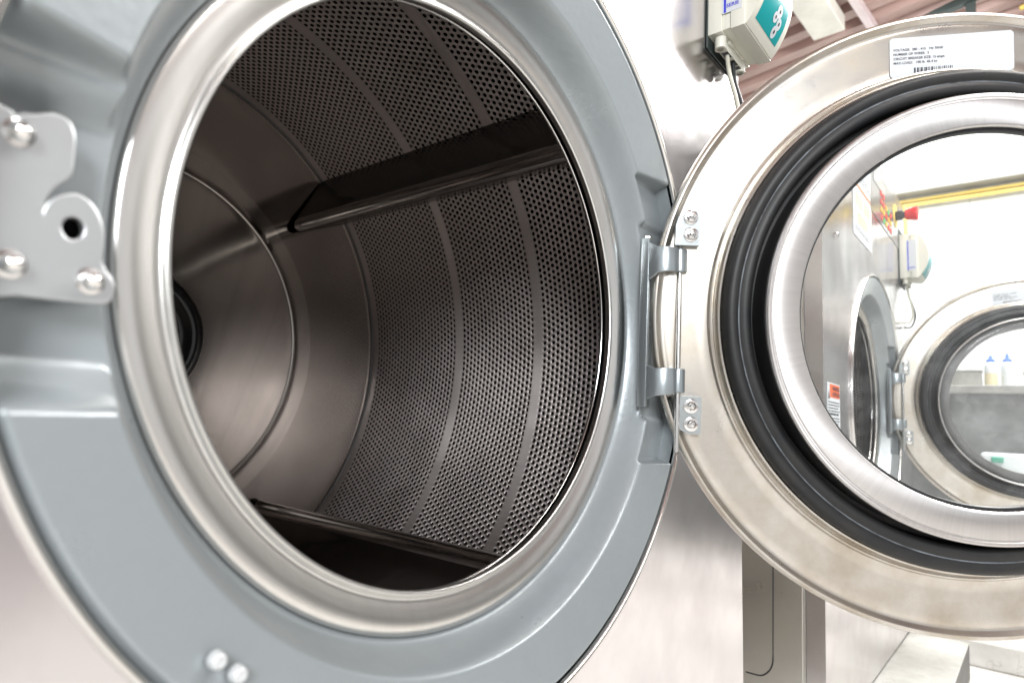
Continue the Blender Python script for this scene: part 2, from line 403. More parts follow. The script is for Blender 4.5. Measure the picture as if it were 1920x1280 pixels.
def catmull(pts, n=6):
    out = []; k = len(pts)
    for i in range(k):
        p0, p1, p2, p3 = [np.array(pts[(i + j) % k], float) for j in (-1, 0, 1, 2)]
        for t in np.linspace(0, 1, n, endpoint=False):
            out.append(tuple(.5 * ((2 * p1) + (-p0 + p2) * t + (2 * p0 - 5 * p1 + 4 * p2 - p3) * t * t + (-p0 + 3 * p1 - 3 * p2 + p3) * t ** 3)))
    return out
def catmull_open(pts, n=8):
    out = []; P = [pts[0]] + list(pts) + [pts[-1]]
    for i in range(1, len(P) - 2):
        p0, p1, p2, p3 = [np.array(P[i + j], float) for j in (-1, 0, 1, 2)]
        for t in np.linspace(0, 1, n, endpoint=False):
            out.append(tuple(.5 * ((2 * p1) + (-p0 + p2) * t + (2 * p0 - 5 * p1 + 4 * p2 - p3) * t * t + (-p0 + 3 * p1 - 3 * p2 + p3) * t ** 3)))
    out.append(tuple(pts[-1])); return out

# ------------------------------------------------------------------ the setting
def structure(mb, name, **k):
    o = mb.build(name, **k); o['kind'] = 'structure'; return o
ZB = -2.85                    # top of the plinth, underside of the cabinets
YP = -.20                     # face of the front panels
b = MB(); b.box(-14, 15, -22, 12, -4.2, -3.3, 'floor'); structure(b, 'floor')
b = MB(); b.box(15, 15.6, -1.68, 12, -3.3, 10.5, 'wall'); b.box(14.9, 15.6, -22, -1.682, -3.3, 10.5, 'wall_dimmer'); structure(b, 'wall')  # grey stretch is out of view, added to darken reflections in the panels
b = MB(); b.box(14.55, 14.998, -22, 12, 5.14, 5.56, 'ledge'); structure(b, 'wall_ledge', bevel=.02)
# pitched roof of ribbed sheet, the ribs run up the slope (-y)
b = MB(); pr = [(0, 0), (.17, 0), (.25, .15), (.44, .15), (.52, 0), (.62, 0)]
vs = []; xs = []
for k in range(46):
    for q in pr[:-1]: xs.append((-13 + k * .62 + q[0], q[1]))
ys = [(12, 6.9), (-22, 10.75)]
for y, z in ys:
    for x, dz in xs: vs.append((x, y, z + dz))
n = len(xs)
b.add(vs, [(i, i + 1, n + i + 1, n + i) for i in range(n - 1)], 'roof'); structure(b, 'roof_sheeting')

def roof_z(y): return 6.9 + (12 - y) * (10.75 - 6.9) / 34

# raised plinth under the dryers
b = MB(); b.box(-6, 8.55, -.80, 8, -3.29, ZB - .012, 'plinth')
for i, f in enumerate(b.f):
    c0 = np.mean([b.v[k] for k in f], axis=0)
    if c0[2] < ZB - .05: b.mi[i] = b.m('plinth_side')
structure(b, 'plinth', bevel=.012)
b = MB(); b.box(9.2, 15, -7, 3, -3.296, -2.98, 'floor'); structure(b, 'raised_floor_slab', bevel=.015)

# ------------------------------------------------------------------ roof steel, light, pipes
def bar(mb, a, c, w, h, mname):
    a = Vector(a); c = Vector(c); d = (c - a).normalized(); s_ = d.cross(Vector((0, 0, 1))).normalized(); u = s_.cross(d)
    vs = [p + s_ * w / 2 * i + u * h / 2 * j for p in (a, c) for i, j in ((-1, -1), (1, -1), (1, 1), (-1, 1))]
    mb.add(vs, [(3, 2, 1, 0), (4, 5, 6, 7), (0, 1, 5, 4), (1, 2, 6, 5), (2, 3, 7, 6), (3, 0, 4, 7)], mname)
t = thing('light_fixture', (11, 1.42, 7.7), 'big white rectangular light fitting hanging end-on under the ribbed roof', 'light fitting')
b = MB(); bar(b, (6.0, 1.76, 7.86), (11.62, 1.41, 7.86), .60, .32, 'beam'); b.build('housing', t, (11, 1.42, 7.7), bevel=.02)
for xx in (7.5, 10.9):
    b = MB(); b.tube([(xx, 1.6, 8.0), (xx, 1.6, roof_z(1.6) + .05)], .03, 'beam', 8)
    b.build('hanger', t, (11, 1.42, 7.7), smooth=40)
b = MB(); bar(b, (6.5, 1.32, 7.98), (14.9, .50, 7.98), .14, .05, 'pinkbeam'); bar(b, (6.5, 1.27, 8.05), (14.9, .45, 8.05), .03, .20, 'pinkbeam')
tag(b.build('purlin'), 'thin pale channel purlin crossing under the ribbed roof', 'roof beam')
t = thing('roof_truss', (13.2, -1, 8.2), 'dark green steel roof truss with post and sloping brace', 'truss')
for nm, a, c, w in (('chord', (13.0, 1.2, 7.92), (12.45, -3.2, 8.62), .16), ('post', (12.95, -.86, 7.0), (12.75, -.88, 9.0), .16), ('brace', (12.75, -1.0, 8.45), (13.4, -3.0, 7.85), .14)):
    b = MB(); bar(b, a, c, w, w, 'truss'); b.build(nm, t, (13.2, -1, 8.2), bevel=.01)
b = MB(); b.tube([(13.2, -1.62, 8.0), (13.4, -3.4, 8.35)], .05, 'yellow', 10)
tag(b.build('roof_pipe', smooth=40), 'short yellow pipe by the dark green roof truss', 'pipe')
for k, (z, lab) in enumerate(((5.035, 'upper of two yellow pipes running along the white wall'), (4.93, 'lower of two yellow pipes running along the white wall'))):
    b = MB(); b.tube([(14.86, 8, z), (14.86, -14, z)], .040, 'yellow', 14)
    tag(b.build('gas_pipe', smooth=40), lab, 'pipe', 'yellow pipes along the wall')
b = MB(); b.tube([(14.86, .585, 4.92), (14.86, .585, 3.7)], .045, 'yellow', 12)
tag(b.build('down_pipe', smooth=40), 'thin yellow pipe dropping down the white wall behind the red button', 'pipe')

# ------------------------------------------------------------------ dryer
ORG = (0, 0, ZB)
WZ = [(.20, -2.24), (.205, -2.30), (.235, -2.365), (.30, -2.415), (.42, -2.42)]
def perforated_shell(parent):
    """the drum wall: every hole is real, pressed slightly outwards round its edge"""
    R = 2.007; rows = 292; v = 2 * PI * R / rows; d = .0377; rh = .0131
    zones = [(1.174 - .053, -1, 21), (1.174 + .053, 1, 19), (1.959 + .053, 1, 26)]
    cy, ca = [], []
    for y0, sg, n_ in zones:
        dd = (1.959 - 1.174 - .106) / 18 if n_ == 19 else d
        for c_ in range(n_):
            y = y0 + sg * c_ * dd
            for r in range(rows): cy.append(y); ca.append((r + .5 * (c_ % 2)) * 2 * PI / rows)
    cy = np.array(cy); ca = np.array(ca); N = len(cy)
    hexv = [(2 * d / 3, 0), (d / 3, v / 2), (-d / 3, v / 2), (-2 * d / 3, 0), (-d / 3, -v / 2), (d / 3, -v / 2)]
    hx = []
    for i in range(6):
        a = np.array(hexv[i]); c = np.array(hexv[(i + 1) % 6]); hx.append(a); hx.append((a + c) / 2)
    hx = np.array(hx) * 1.012; K = 12
    ang = np.arctan2(hx[:, 1], hx[:, 0]); cir = np.stack([np.cos(ang), np.sin(ang)], 1)
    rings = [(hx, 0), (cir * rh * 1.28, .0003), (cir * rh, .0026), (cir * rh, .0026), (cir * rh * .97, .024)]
    V = []
    for pts, dep in rings:
        yy = cy[:, None] + pts[None, :, 0]; aa = ca[:, None] + pts[None, :, 1] / R; rr = R + dep
        V.append(np.stack([rr * np.cos(aa), yy, rr * np.sin(aa)], -1))
    V = np.stack(V, 1).reshape(-1, 3)                                   # N, ring, K
    base = np.arange(N)[:, None, None] * (5 * K)
    i = np.array([0, 1, 3])[None, :, None] * K; k = np.arange(K)[None, None, :]; k2 = (k + 1) % K
    F = np.stack([base + i + k, base + i + K + k, base + i + K + k2, base + i + k2], -1).reshape(-1, 4)
    me = bpy.data.meshes.new('drum_shell')
    me.vertices.add(len(V)); me.vertices.foreach_set('co', ((V - np.array(ORG)) * S).astype(np.float32).ravel())
    me.loops.add(F.size); me.loops.foreach_set('vertex_index', F.astype(np.int32).ravel())
    me.polygons.add(len(F)); me.polygons.foreach_set('loop_start', (np.arange(len(F)) * 4).astype(np.int32))
    me.polygons.foreach_set('use_smooth', np.ones(len(F), bool))
    me.materials.append(M['drum']); me.materials.append(M['throat'])
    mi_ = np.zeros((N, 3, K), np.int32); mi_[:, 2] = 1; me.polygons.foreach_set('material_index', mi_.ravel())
    me.update(calc_edges=True)
    o = bpy.data.objects.new('drum_shell', me); C.objects.link(o); o.parent = parent
    return o

def smoothstep(x): x = min(1, max(0, x)); return x * x * (3 - 2 * x)

def make_dryer():
    t = thing('tumble_dryer', ORG, 'nearest stainless tumble dryer, its open drum mouth filling the left of the photo', 'dryer', 'stainless tumble dryers in a row')
    X0, X1, ZT, ZC = -2.415, 2.107, 2.90, 2.06
    # cabinet shell behind the front panel
    b = MB()
    b.box(X0, X0 + .03, YP + .15, 4.2, ZB + .0, ZC, 'panel_side'); b.add([(X1 + d_ + max(0, (1.6 - z) * .05), y, z) for z in (ZB, 1.6, ZC) for y in (YP + .15, 4.2) for d_ in (-.03, 0)], [(0, 2, 3, 1), (8, 9, 11, 10), (0, 1, 5, 4), (4, 5, 9, 8), (2, 6, 7, 3), (6, 10, 11, 7), (1, 3, 7, 5), (5, 7, 11, 9), (0, 4, 6, 2), (4, 8, 10, 6)], 'panel_side')
    b.box(X0 + .031, X1 - .031, YP + .16, 4.2, ZC - .03, ZC - .001, 'panel_side'); b.box(X0 + .031, X1 - .031, 4.17, 4.199, ZB, ZC - .031, 'panel_side')
    b.box(X0 + .031, X1 - .031, YP + .16, 4.169, ZB + .001, ZB + .03, 'panel_side')
    b.box(X0 - .012, X0 - .001, YP + .168, .52, ZB + .002, ZC - .002, 'panel_side')
    b.build('cabinet', t, ORG, bevel=.004)
    b = MB(); b.tube([(X0 - .008, .20, z_) for z_ in (1.5, 0, -1.5, WZ[0][1])] + [(X0 - .010, y_, z_) for y_, z_ in catmull_open(WZ)[1:]], .007, 'dplastic', 8); b.build('side_wire', t, ORG, smooth=40)
    def flare(z): return max(0, (1.6 - z) * .05)
    # front panel with its round opening, folded edges
    b = MB(); seg = 360; hr = 1.425
    rect = []
    top_z = 2.06
    for k in range(seg):
        a = 2 * PI * k / seg; c_, s_ = math.cos(a), math.sin(a)
        sc = min((X1 if c_ > 0 else X0) / c_ if abs(c_) > 1e-6 else 1e9, (top_z if s_ > 0 else ZB + .05) / s_ if abs(s_) > 1e-6 else 1e9)
        rect.append((c_ * sc, s_ * sc))
    for cx_, cz_ in ((X0, ZB + .05), (X1, ZB + .05), (X0, top_z), (X1, top_z)):
        a = math.atan2(cz_, cx_) % (2 * PI); rect[int(round(a / (2 * PI) * seg)) % seg] = (cx_, cz_)
    nr = 14; vs = []
    for i in range(nr + 1):
        f = i / nr
        for k in range(seg):
            a = 2 * PI * k / seg
            if i == 0 and rect[k][0] > 0: rect[k] = (rect[k][0] + flare(rect[k][1]) * max(0, min(1, rect[k][0] / X1)), rect[k][1])
            vs.append((hr * math.cos(a) * (1 - f) + rect[k][0] * f, YP, hr * math.sin(a) * (1 - f) + rect[k][1] * f))
    fs = [(i * seg + k, i * seg + (k + 1) % seg, (i + 1) * seg + (k + 1) % seg, (i + 1) * seg + k) for i in range(nr) for k in range(seg)]
    o_ = len(vs); last = nr * seg
    for k in range(seg): vs.append((rect[k][0], YP + .145, rect[k][1]))
    fs += [(last + k, last + (k + 1) % seg, o_ + (k + 1) % seg, o_ + k) for k in range(seg)]
    b.add(vs, fs, 'panel'); b.build('front_panel', t, ORG, smooth=30)
    b = MB(); b.box(X0 + .16, X1 - .1, YP + .06, YP + .2, ZB + .0, ZB + .049, 'dplastic'); b.build('base_rail', t, ORG)
    # ring trim between casting and panel
    b = MB(); rr, yy = 1.419, YP - .010
    b.lathe([(rr + .011 * math.cos(q), yy + .016 * math.sin(q)) for q in np.linspace(0, 2 * PI, 10, endpoint=False)], 'bright', 360, close=True)
    b.build('ring_trim', t, ORG, smooth=60)
    # cast ring : polar height field with the hinge and latch pockets
    b = MB(); NA, NR = 1440, 64
    r0, r1 = 1.1335, 1.408
    def prof(r):
        if r < 1.136: return -.012
        if r < 1.215: return -.012 - .153 * smoothstep((r - 1.136) / .079) * 1.0
        if r < 1.385: return -.165 - .048 * (r - 1.215) / .17
        return -.213 + .018 * smoothstep((r - 1.385) / .023)
    def wall_mask(z, a0, a1, w): return smoothstep((z - a0) / w + .5) * smoothstep((a1 - z) / w + .5)
    vs = []
    for i in range(NR + 1):
        r = r0 + (r1 - r0) * i / NR
        for k in range(NA):
            a = 2 * PI * k / NA; x, z = r * math.cos(a), r * math.sin(a); y = prof(r)
            if x > 0:
                m1 = wall_mask(z, -.585, .745, .022) * smoothstep((r - 1.195) / .02)
                y1 = y * (1 - m1) + max(y, -.150) * m1 if y < -.150 else y
                y1 = y * (1 - m1) + max(y, -.125) * m1
                m2 = wall_mask(z, -.385, .545, .03)
                y = y1 * (1 - m2) + max(y1, -.108) * m2
            else:
                m2 = wall_mask(z, -.440, .235, .055)
                y1 = y * (1 - m2) + max(y, -.115) * m2
                m3 = wall_mask(z, -.400, .160, .10)
                y = y1 * (1 - m3) + max(y1, -.055) * m3
            vs.append((x, y, z))
    fs = [(i * NA + k, i * NA + (k + 1) % NA, (i + 1) * NA + (k + 1) % NA, (i + 1) * NA + k) for i in range(NR) for k in range(NA)]
    b.add(vs, fs, 'paint')
    b.lathe([(1.408, YP + .01), (1.408, .02)], 'paint', 360)
    ob = b.build('cast_ring', t, ORG, smooth=75)
    for (x, z) in ((-.888, -.964), (-.838, -1.004)):
        b = MB(); yy = -.213
        b.lathe([(.001, yy - .012), (.009, yy - .0125), (.010, yy - .015), (.014, yy - .014), (.0175, yy - .008), (.019, yy + .01)], 'cap', 24, cx=x, cz=z, flip=True)
        b.build('cap', t, ORG, smooth=60)
    # polished collar round the mouth
    b = MB()
    cp = [(.999, .016)] + [(1.006 + .009 * math.cos(q), -.002 + .010 * math.sin(q)) for q in np.linspace(PI - .3, 2 * PI - .5, 9)] + \
         [(1.020, .001), (1.027, .002), (1.036, -.003), (1.050, -.012), (1.068, -.020), (1.086, -.025), (1.104, -.027), (1.118, -.026), (1.127, -.021), (1.131, -.013), (1.132, .002)]
    b.lathe(cp, 'collar', 512); b.lathe([(.9995, .0165), (1.004, .022), (1.045, .030), (1.10, .03), (1.12, .01)], 'black', 256); b.build('collar', t, ORG, smooth=50)
    # drum
    b = MB()
    lp = [(1.016 + .006 * math.cos(q), .049 + .007 * math.sin(q)) for q in np.linspace(0, 2 * PI, 11)]
    b.lathe(lp, 'bright', 512); b.build('drum_lip', t, ORG, smooth=60)
    b = MB()
    b.lathe([(1.017, .055), (1.03, .07), (1.06, .08), (1.10, .085), (1.8, .16), (1.98, .20), (2.009, .28), (2.009, .36)], 'lip', 256)
    b.build('drum_front', t, ORG, smooth=50)
    b = MB(); b.lathe([(1.39, .02), (1.12, .02), (1.05, .045), (1.075, .06), (2.10, .13), (2.10, 3.35), (.01, 3.5)], 'black', 128)
    b.build('casing', t, ORG, smooth=40)
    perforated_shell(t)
    for yc in (1.174, 1.959):
        b = MB(); b.lathe([(2.0075, yc - .045), (2.0075, yc + .045)], 'band', 512); b.build('drum_band', t, ORG, smooth=60)
    b = MB()
    b.lathe([(2.008, 2.96), (2.007, 3.036)], 'band', 256); b.lathe([(2.007, 3.036), (2.013, 3.05), (2.0, 3.060), (1.99, 3.056)], 'lip', 256); b.lathe([(1.99, 3.056), (1.95, 3.062), (1.90, 3.072), (1.80, 3.084), (1.65, 3.094), (1.5, 3.098), (1.40, 3.098)], 'backedge', 384)
    b.lathe([(1.40, 3.098), (1.30, 3.096), (1.262, 3.094), (1.254, 3.086), (1.247, 3.074), (1.238, 3.071), (1.228, 3.078), (1.215, 3.081), (1.17, 3.077), (1.0, 3.066), (.8, 3.052), (.6, 3.038), (.5, 3.03), (.42, 3.03)], 'backplate', 384)
    bp_ = b.build('back_plate', t, ORG, smooth=60)
    b = MB(); b.lathe([(.475, 3.04), (.47, 2.99), (.44, 2.95), (.40, 2.935), (.36, 2.945), (.34, 2.97), (.30, 2.98), (.28, 2.95), (.22, 2.92), (.001, 2.905)], 'hub', 96)
    b.build('hub', t, ORG, smooth=60)
    for k in range(4):
        am = math.radians(42.6 + 90.5 * (-k)) if k < 2 else math.radians(42.6 + 180 - 90 * (k - 2))
        b = MB(); pr_ = []
        half = math.radians(5.75)
        A = [(2.006, half), (1.90, half * .86), (1.74, half * .60), (1.62, half * .42)]
        for r, da in A: pr_.append((r * math.cos(am + da), r * math.sin(am + da)))
        cxr, czr = 1.592 * math.cos(am), 1.592 * math.sin(am)
        for q in np.linspace(1, -1, 13):
            th = am + PI - q * PI * .52; pr_.append((cxr + .052 * math.cos(th), czr + .052 * math.sin(th)))
        for r, da in A[::-1]: pr_.append((r * math.cos(am - da), r * math.sin(am - da)))
        n_ = len(pr_); ys_ = [.27, .6, 1.2, 1.8, 2.4, 2.98, 3.04]
        vs = [(q[0], y, q[1]) for y in ys_ for q in pr_]
        # rear end tucks back against the plate
        for i in range(n_):
            x_, y_, z_ = vs[(len(ys_) - 1) * n_ + i]; f = .992; vs[(len(ys_) - 1) * n_ + i] = (x_ * f, y_, z_ * f)
        fs = [(j * n_ + i, j * n_ + i + 1, (j + 1) * n_ + i + 1, (j + 1) * n_ + i) for j in range(len(ys_) - 1) for i in range(n_ - 1)]
        fs.append(tuple(range(n_))); fs.append(tuple((len(ys_) - 1) * n_ + i for i in range(n_))[::-1])
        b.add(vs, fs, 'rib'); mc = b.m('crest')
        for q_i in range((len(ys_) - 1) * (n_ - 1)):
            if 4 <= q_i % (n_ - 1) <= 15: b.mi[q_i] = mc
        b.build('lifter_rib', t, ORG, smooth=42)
    # hinge bracket : C-shaped casting standing out of the ring, arms curl to the pin
    hb = MB()
    PX, PY = 1.183, -.270
    def plan(yend):
        pts = [(1.09, -.05), (1.09, -.16), (1.09, -.205), (1.096, -.232), (1.112, -.254), (1.138, -.268), (PX - .012, PY - .002)]
        return pts
    pl = plan(0); th = .020
    def strip(path, z0s, z1s, mb):
        n_ = len(path); vs = []
        for i in range(n_):
            a0 = Vector(path[max(0, i - 1)]); a1 = Vector(path[min(n_ - 1, i + 1)]); d = (a1 - a0).normalized(); nn = Vector((d.y, -d.x))
            if nn.x > 0: nn = -nn
            for sgn, z in ((1, z0s[i]), (1, z1s[i]), (-1, z1s[i]), (-1, z0s[i])):
                q = Vector(path[i]) + nn * th / 2 * sgn; vs.append((q.x, q.y, z))
        fs = []
        for i in range(n_ - 1):
            for k in range(4): fs.append((i * 4 + k, i * 4 + (k + 1) % 4, (i + 1) * 4 + (k + 1) % 4, (i + 1) * 4 + k))
        fs.append((0, 1, 2, 3)); fs.append(tuple((n_ - 1) * 4 + k for k in (3, 2, 1, 0)))
        mb.add(vs, fs, 'cast')
    strip(pl[1:], [.265, .297, .302, .305, .307, .308], [.45, .425, .423, .422, .422, .422], hb)
    strip(pl[1:], [-.30, -.283, -.280, -.275, -.270, -.262], [-.140, -.155, -.154, -.152, -.150, -.150], hb)
    hb.box(1.08, 1.10, -.1595, -.117, -.335, .475, 'cast')
    for z0, z1 in ((.308, .422), (-.262, -.150)):
        hb.lathe([(.001, z0), (.030, z0), (.034, z0 + .004), (.034, z1 - .004), (.030, z1), (.001, z1)], 'cast', 32, axis='Z', cx=PX, cz=PY)
    hb.box(1.101, 1.21, -.1165, -.106, -.33, .47, 'cast')
    hinge = hb.build('hinge_bracket', t, ORG, bevel=.004, smooth=35)
    b = MB()
    b.lathe([(.001, -.535), (.0125, -.535), (.0125, .50), (.001, .50)], 'bright', 20, axis='Z', cx=PX, cz=PY)
    b.build('hinge_pin', hinge, ORG, smooth=40)
    for z in (.47, -.33):
        b = MB(); b.lathe([(.001, z), (.018, z), (.018, z + .018), (.001, z + .018)], 'chrome', 6, axis='Z', cx=1.12, cz=-.13); b.build('bolt', hinge, ORG)
    # latch plate
    pts = [(-1.46, .075), (-1.36, .078), (-1.345, .070), (-1.330, .078), (-1.312, .084), (-1.286, .097), (-1.262, .093), (-1.250, .070), (-1.247, .035), (-1.247, -.008),
           (-1.258, -.024), (-1.271, -.042), (-1.280, -.066), (-1.281, -.092), (-1.279, -.100), (-1.275, -.083), (-1.266, -.066), (-1.250, -.052), (-1.232, -.045), (-1.210, -.052), (-1.192, -.072), (-1.181, -.100), (-1.176, -.135),
           (-1.175, -.165), (-1.166, -.182), (-1.152, -.198), (-1.147, -.215), (-1.151, -.236), (-1.166, -.244), (-1.20, -.247), (-1.30, -.252), (-1.46, -.258)]
    hole = [(-1.229 + .022 * math.cos(q), -.110 + .026 * math.sin(q)) for q in np.linspace(0, 2 * PI, 28, endpoint=False)]
    me = poly_prism(catmull(pts, 4), hole, .018, .004)
    b = MB(); b.mesh(me, 'plate', frame_T((0, -.125, 0), (1, 0, 0), (0, 0, 1)))
    lt = b.build('latch_plate', t, ORG, smooth=35)
    for x, z in ((-1.334, .040), (-1.318, -.202), (-1.190, -.207), (-1.40, .02)):
        b = MB()
        b.lathe([(.026, -.137), (.026, -.143), (.020, -.145), (.020, -.160), (.014, -.170), (.001, -.175)], 'chrome', 24, cx=x, cz=z, flip=True)
        b.build('bolt', lt, ORG, smooth=40)
    b = MB(); b.lathe([(.040, -.062), (.040, -.1155), (.031, -.1155), (.029, -.07), (.001, -.066)], 'black', 32, cx=-1.229, cz=-.110, flip=True); b.build('latch_hole_shade', lt, ORG, smooth=40)  # black cup added behind the plate to make its hole look deep
    # standoffs that carry the plate
    for x, z in ((-1.334, .040), (-1.318, -.202), (-1.190, -.207)):
        b = MB(); b.lathe([(.014, -.05), (.014, -.116)], 'bright', 16, cx=x, cz=z)
        b.build('spacer', lt, ORG, smooth=40)
    # control fascia above the door
    b = MB(); b.box(X0, X1, YP, YP + .148, 2.066, ZT, 'panel'); fa = b.build('control_fascia', t, ORG, bevel=.006)
    b = MB(); b.box(-.30, 1.72, YP - .006, YP - .0005, 2.15, 2.78, 'keygrey'); b.build('keypad', fa, ORG, bevel=.002)
    b = MB(); b.box(-.1, .62, YP - .010, YP - .0065, 2.56, 2.70, 'lcd'); b.build('display', fa, ORG)
    random.seed(3); n_ = 0
    for i, x in enumerate((.36, .52, .68, .84, 1.0)):
        for j, z in enumerate((2.24, 2.34, 2.44, 2.54)):
            if z > 2.5 and x > .6: continue
            b = MB(); b.box(x - .04, x + .04, YP - .014, YP - .0065, z - .03, z + .03, ('led_red', 'white', 'led_amber', 'led_green')[(i * 3 + j * 2 + i * j) % 4 if (i + j) % 3 else 0])
            b.build('key', fa, ORG)
    es = MB()
    ex, ez = 1.36, 2.545
    es.lathe([(.155, YP - .0065), (.155, YP - .012), (.001, YP - .012)], 'yellow', 40, cx=ex, cz=ez, flip=True)
    es.lathe([(.065, YP - .012), (.065, YP - .09), (.05, YP - .095), (.05, YP - .12)], 'dplastic', 32, cx=ex, cz=ez, flip=True)
    es.lathe([(.05, YP - .12), (.068, YP - .125), (.085, YP - .19), (.098, YP - .245), (.092, YP - .262), (.06, YP - .27), (.001, YP - .272)], 'red', 36, cx=ex, cz=ez, flip=True)
    es.build('emergency_stop', t, ORG, smooth=40)['label'] = 'red mushroom stop button on a yellow disc'
    # instruction sheet
    b = MB(); y = YP - .005
    b.box(-1.18, -.26, y, YP - .001, 1.64, 2.68, 'white')
    def flat(x0, x1, z0, z1, mn, k=1): b.quad([(x0, y - .0015 * k, z0), (x1, y - .0015 * k, z0), (x1, y - .0015 * k, z1), (x0, y - .0015 * k, z1)], mn)
    flat(-1.13, -.30, 2.40, 2.56, 'bluetint'); flat(-1.13, -.30, 2.18, 2.23, 'brown')
    flat(-1.10, -.72, 1.98, 2.12, 'tableau'); flat(-.68, -.34, 1.98, 2.12, 'tableau'); flat(-1.0, -.5, 1.80, 1.93, 'tableau')
    for q, z in enumerate((2.62, 2.59, 2.36, 2.33, 2.30, 2.27, 1.74, 1.71)):
        xx = -1.12
        while xx < -.36:
            w = random.uniform(.03, .10); flat(xx, min(xx + w, -.32), z, z + .012, 'ink'); xx += w + .02
    b.build('instruction_sheet', t, ORG)['label'] = 'white instruction sheet with small pictures and coloured bands'
    # warning label
    b = MB(); y = YP - .004
    b.box(-2.30, -1.86, y, YP - .001, -.62, .04, 'white')
    def flat(x0, x1, z0, z1, mn, k=1): b.quad([(x0, y - .0015 * k, z0), (x1, y - .0015 * k, z0), (x1, y - .0015 * k, z1), (x0, y - .0015 * k, z1)], mn)
    flat(-2.22, -1.88, -.085, .03, 'orange'); flat(-2.27, -1.88, -.53, -.42, 'orange')
    b.add([(-2.28, y - .002, -.10), (-2.23, y - .002, -.10), (-2.255, y - .002, -.02)], [(0, 1, 2)], 'ink')
    for s_, z in (('WARNING', -.022), ('ATENCION', -.072)):
        b.mesh(text_mesh(s_, .052), 'ink', frame_T((-2.14, y - .004, z), (1, 0, 0), (0, 0, 1)))
    random.seed(5)
    for z in (-.13, -.155, -.18, -.205, -.235, -.265, -.29, -.315, -.35, -.375, -.40, -.56, -.59):
        xx = -2.28
        while xx < -1.92:
            w = random.uniform(.02, .07); flat(xx, min(xx + w, -1.89), z, z + (.010 if z not in (-.235,) else .018), 'ink'); xx += w + .012
    b.build('warning_label', t, ORG)['label'] = 'white warning label with orange bands'
    b = MB()
    for x, z in ((-2.12, 1.93), (-1.9, 1.42), (-2.2, 1.6), (1.86, 1.93)):
        b = MB(); b.lathe([(.03, YP - .001), (.03, YP - .012), (.02, YP - .022), (.001, YP - .024)], 'chrome', 12, cx=x, cz=z, flip=True)
        b.build('panel_screw', t, ORG, smooth=40)
    # ---------------- door (modelled flat: x across, -y towards the camera, z up)
    Z3 = (0, 0, 0)
    b = MB()
    W = lambda prof: [(r, -w) for r, w in prof]
    b.lathe(W([(1.36, -.055), (1.40, -.055), (1.445, -.048), (1.457, -.030), (1.460, -.012), (1.457, .004), (1.448, .014), (1.436, .016), (1.426, .010), (1.418, .0), (1.408, -.004), (1.396, -.001), (1.384, .001),
             (1.36, .0), (1.30, .0), (1.25, .0), (1.196, .0), (1.190, .004), (1.185, .014), (1.178, .017), (1.171, .013), (1.167, .016), (1.162, .034), (1.156, .050), (1.148, .054), (1.141, .050), (1.136, .040), (1.10, .03), (1.04, .012), (.99, .012)]), 'flange', 512)
    dr = b.build('door', t, Z3, smooth=40)
    b = MB()
    b.lathe(W([(1.142, .035), (1.142, .075), (1.137, .100), (1.126, .114), (1.108, .120), (1.090, .117), (1.080, .111)]), 'rubber', 512)
    b.lathe(W([(1.080, .111), (1.077, .1095), (1.074, .111)]), 'rubber_glint_scuff', 512)
    b.lathe(W([(1.074, .111), (1.060, .118), (1.044, .121), (1.030, .116), (1.020, .104), (1.016, .085), (1.014, .03), (.992, .03), (.990, .10), (.988, .186)]), 'rubber', 512)
    b.build('gasket', dr, Z3, smooth=50)
    b = MB()
    b.lathe(W([(.987, .02), (.987, .190), (.984, .200), (.976, .206), (.968, .206), (.963, .201), (.958, .201), (.954, .206), (.950, .207), (.90, .207), (.85, .207), (.843, .205), (.839, .199), (.838, .180), (.838, .135), (.85, .128)]), 'window_ring', 512)
    b.build('window_ring', dr, Z3, smooth=35)
    b = MB(); b.lathe(W([(.8375, .172), (.825, .172), (.822, .166), (.822, .150), (.8375, .150)]), 'dplastic', 256); b.build('window_seal', dr, Z3, smooth=40)
    b = MB(); b.lathe(W([(.8215, .160), (.6, .163), (.3, .165), (.0005, .166)]), 'glass', 192)
    b.build('window_glass', dr, Z3, smooth=60)
    b = MB(); b.lathe(W([(.852, .127), (.90, .06), (.96, -.04), (1.02, -.085), (1.10, -.085), (1.15, -.058), (1.36, -.056)]), 'cover', 256, flip=True); b.build('outer_cover', dr, Z3, smooth=40)
    def clip(u0, u1, z0, z1, cut_top, bolts):
        c_ = .035; b = MB(); w0, w1 = .001, .042
        if cut_top: pl_ = [(u0, z0), (u1, z0), (u1, z1), (u0 + c_ + .02, z1), (u0 + .012, z1 - .035), (u0, z1 - .075)]
        else: pl_ = [(u0, z1), (u1, z1), (u1, z0), (u0 + c_ + .03, z0), (u0 + .022, z0 + .02), (u0 + .005, z0 + .055), (u0, z0 + .09)][::-1]
        n_ = len(pl_)
        vs = [(q[0], -w0, q[1]) for q in pl_] + [(q[0], -w1, q[1]) for q in pl_]
        fs = [tuple(range(n_)), tuple(range(n_, 2 * n_))[::-1]] + [(i, (i + 1) % n_, n_ + (i + 1) % n_, n_ + i) for i in range(n_)]
        b.add(vs, fs, 'clip')
        for q in bolts:
            x, z = q
            b.lathe([(.034, -w1 - .0008), (.034, -w1 - .005), (.029, -w1 - .0075), (.020, -w1 - .0075)], 'chrome', 28, cx=x, cz=z, flip=True)
            b.lathe([(.0225, -w1 - .006), (.0225, -w1 - .018), (.018, -w1 - .021), (.0135, -w1 - .021)], 'chrome', 6, cx=x, cz=z, flip=True)
            b.lathe([(.013, -w1 - .019), (.013, -w1 - .034), (.009, -w1 - .039), (.0005, -w1 - .040)], 'chrome', 16, cx=x, cz=z, flip=True)
        return b.build('hinge_clip', dr, Z3, smooth=35, bevel=0)
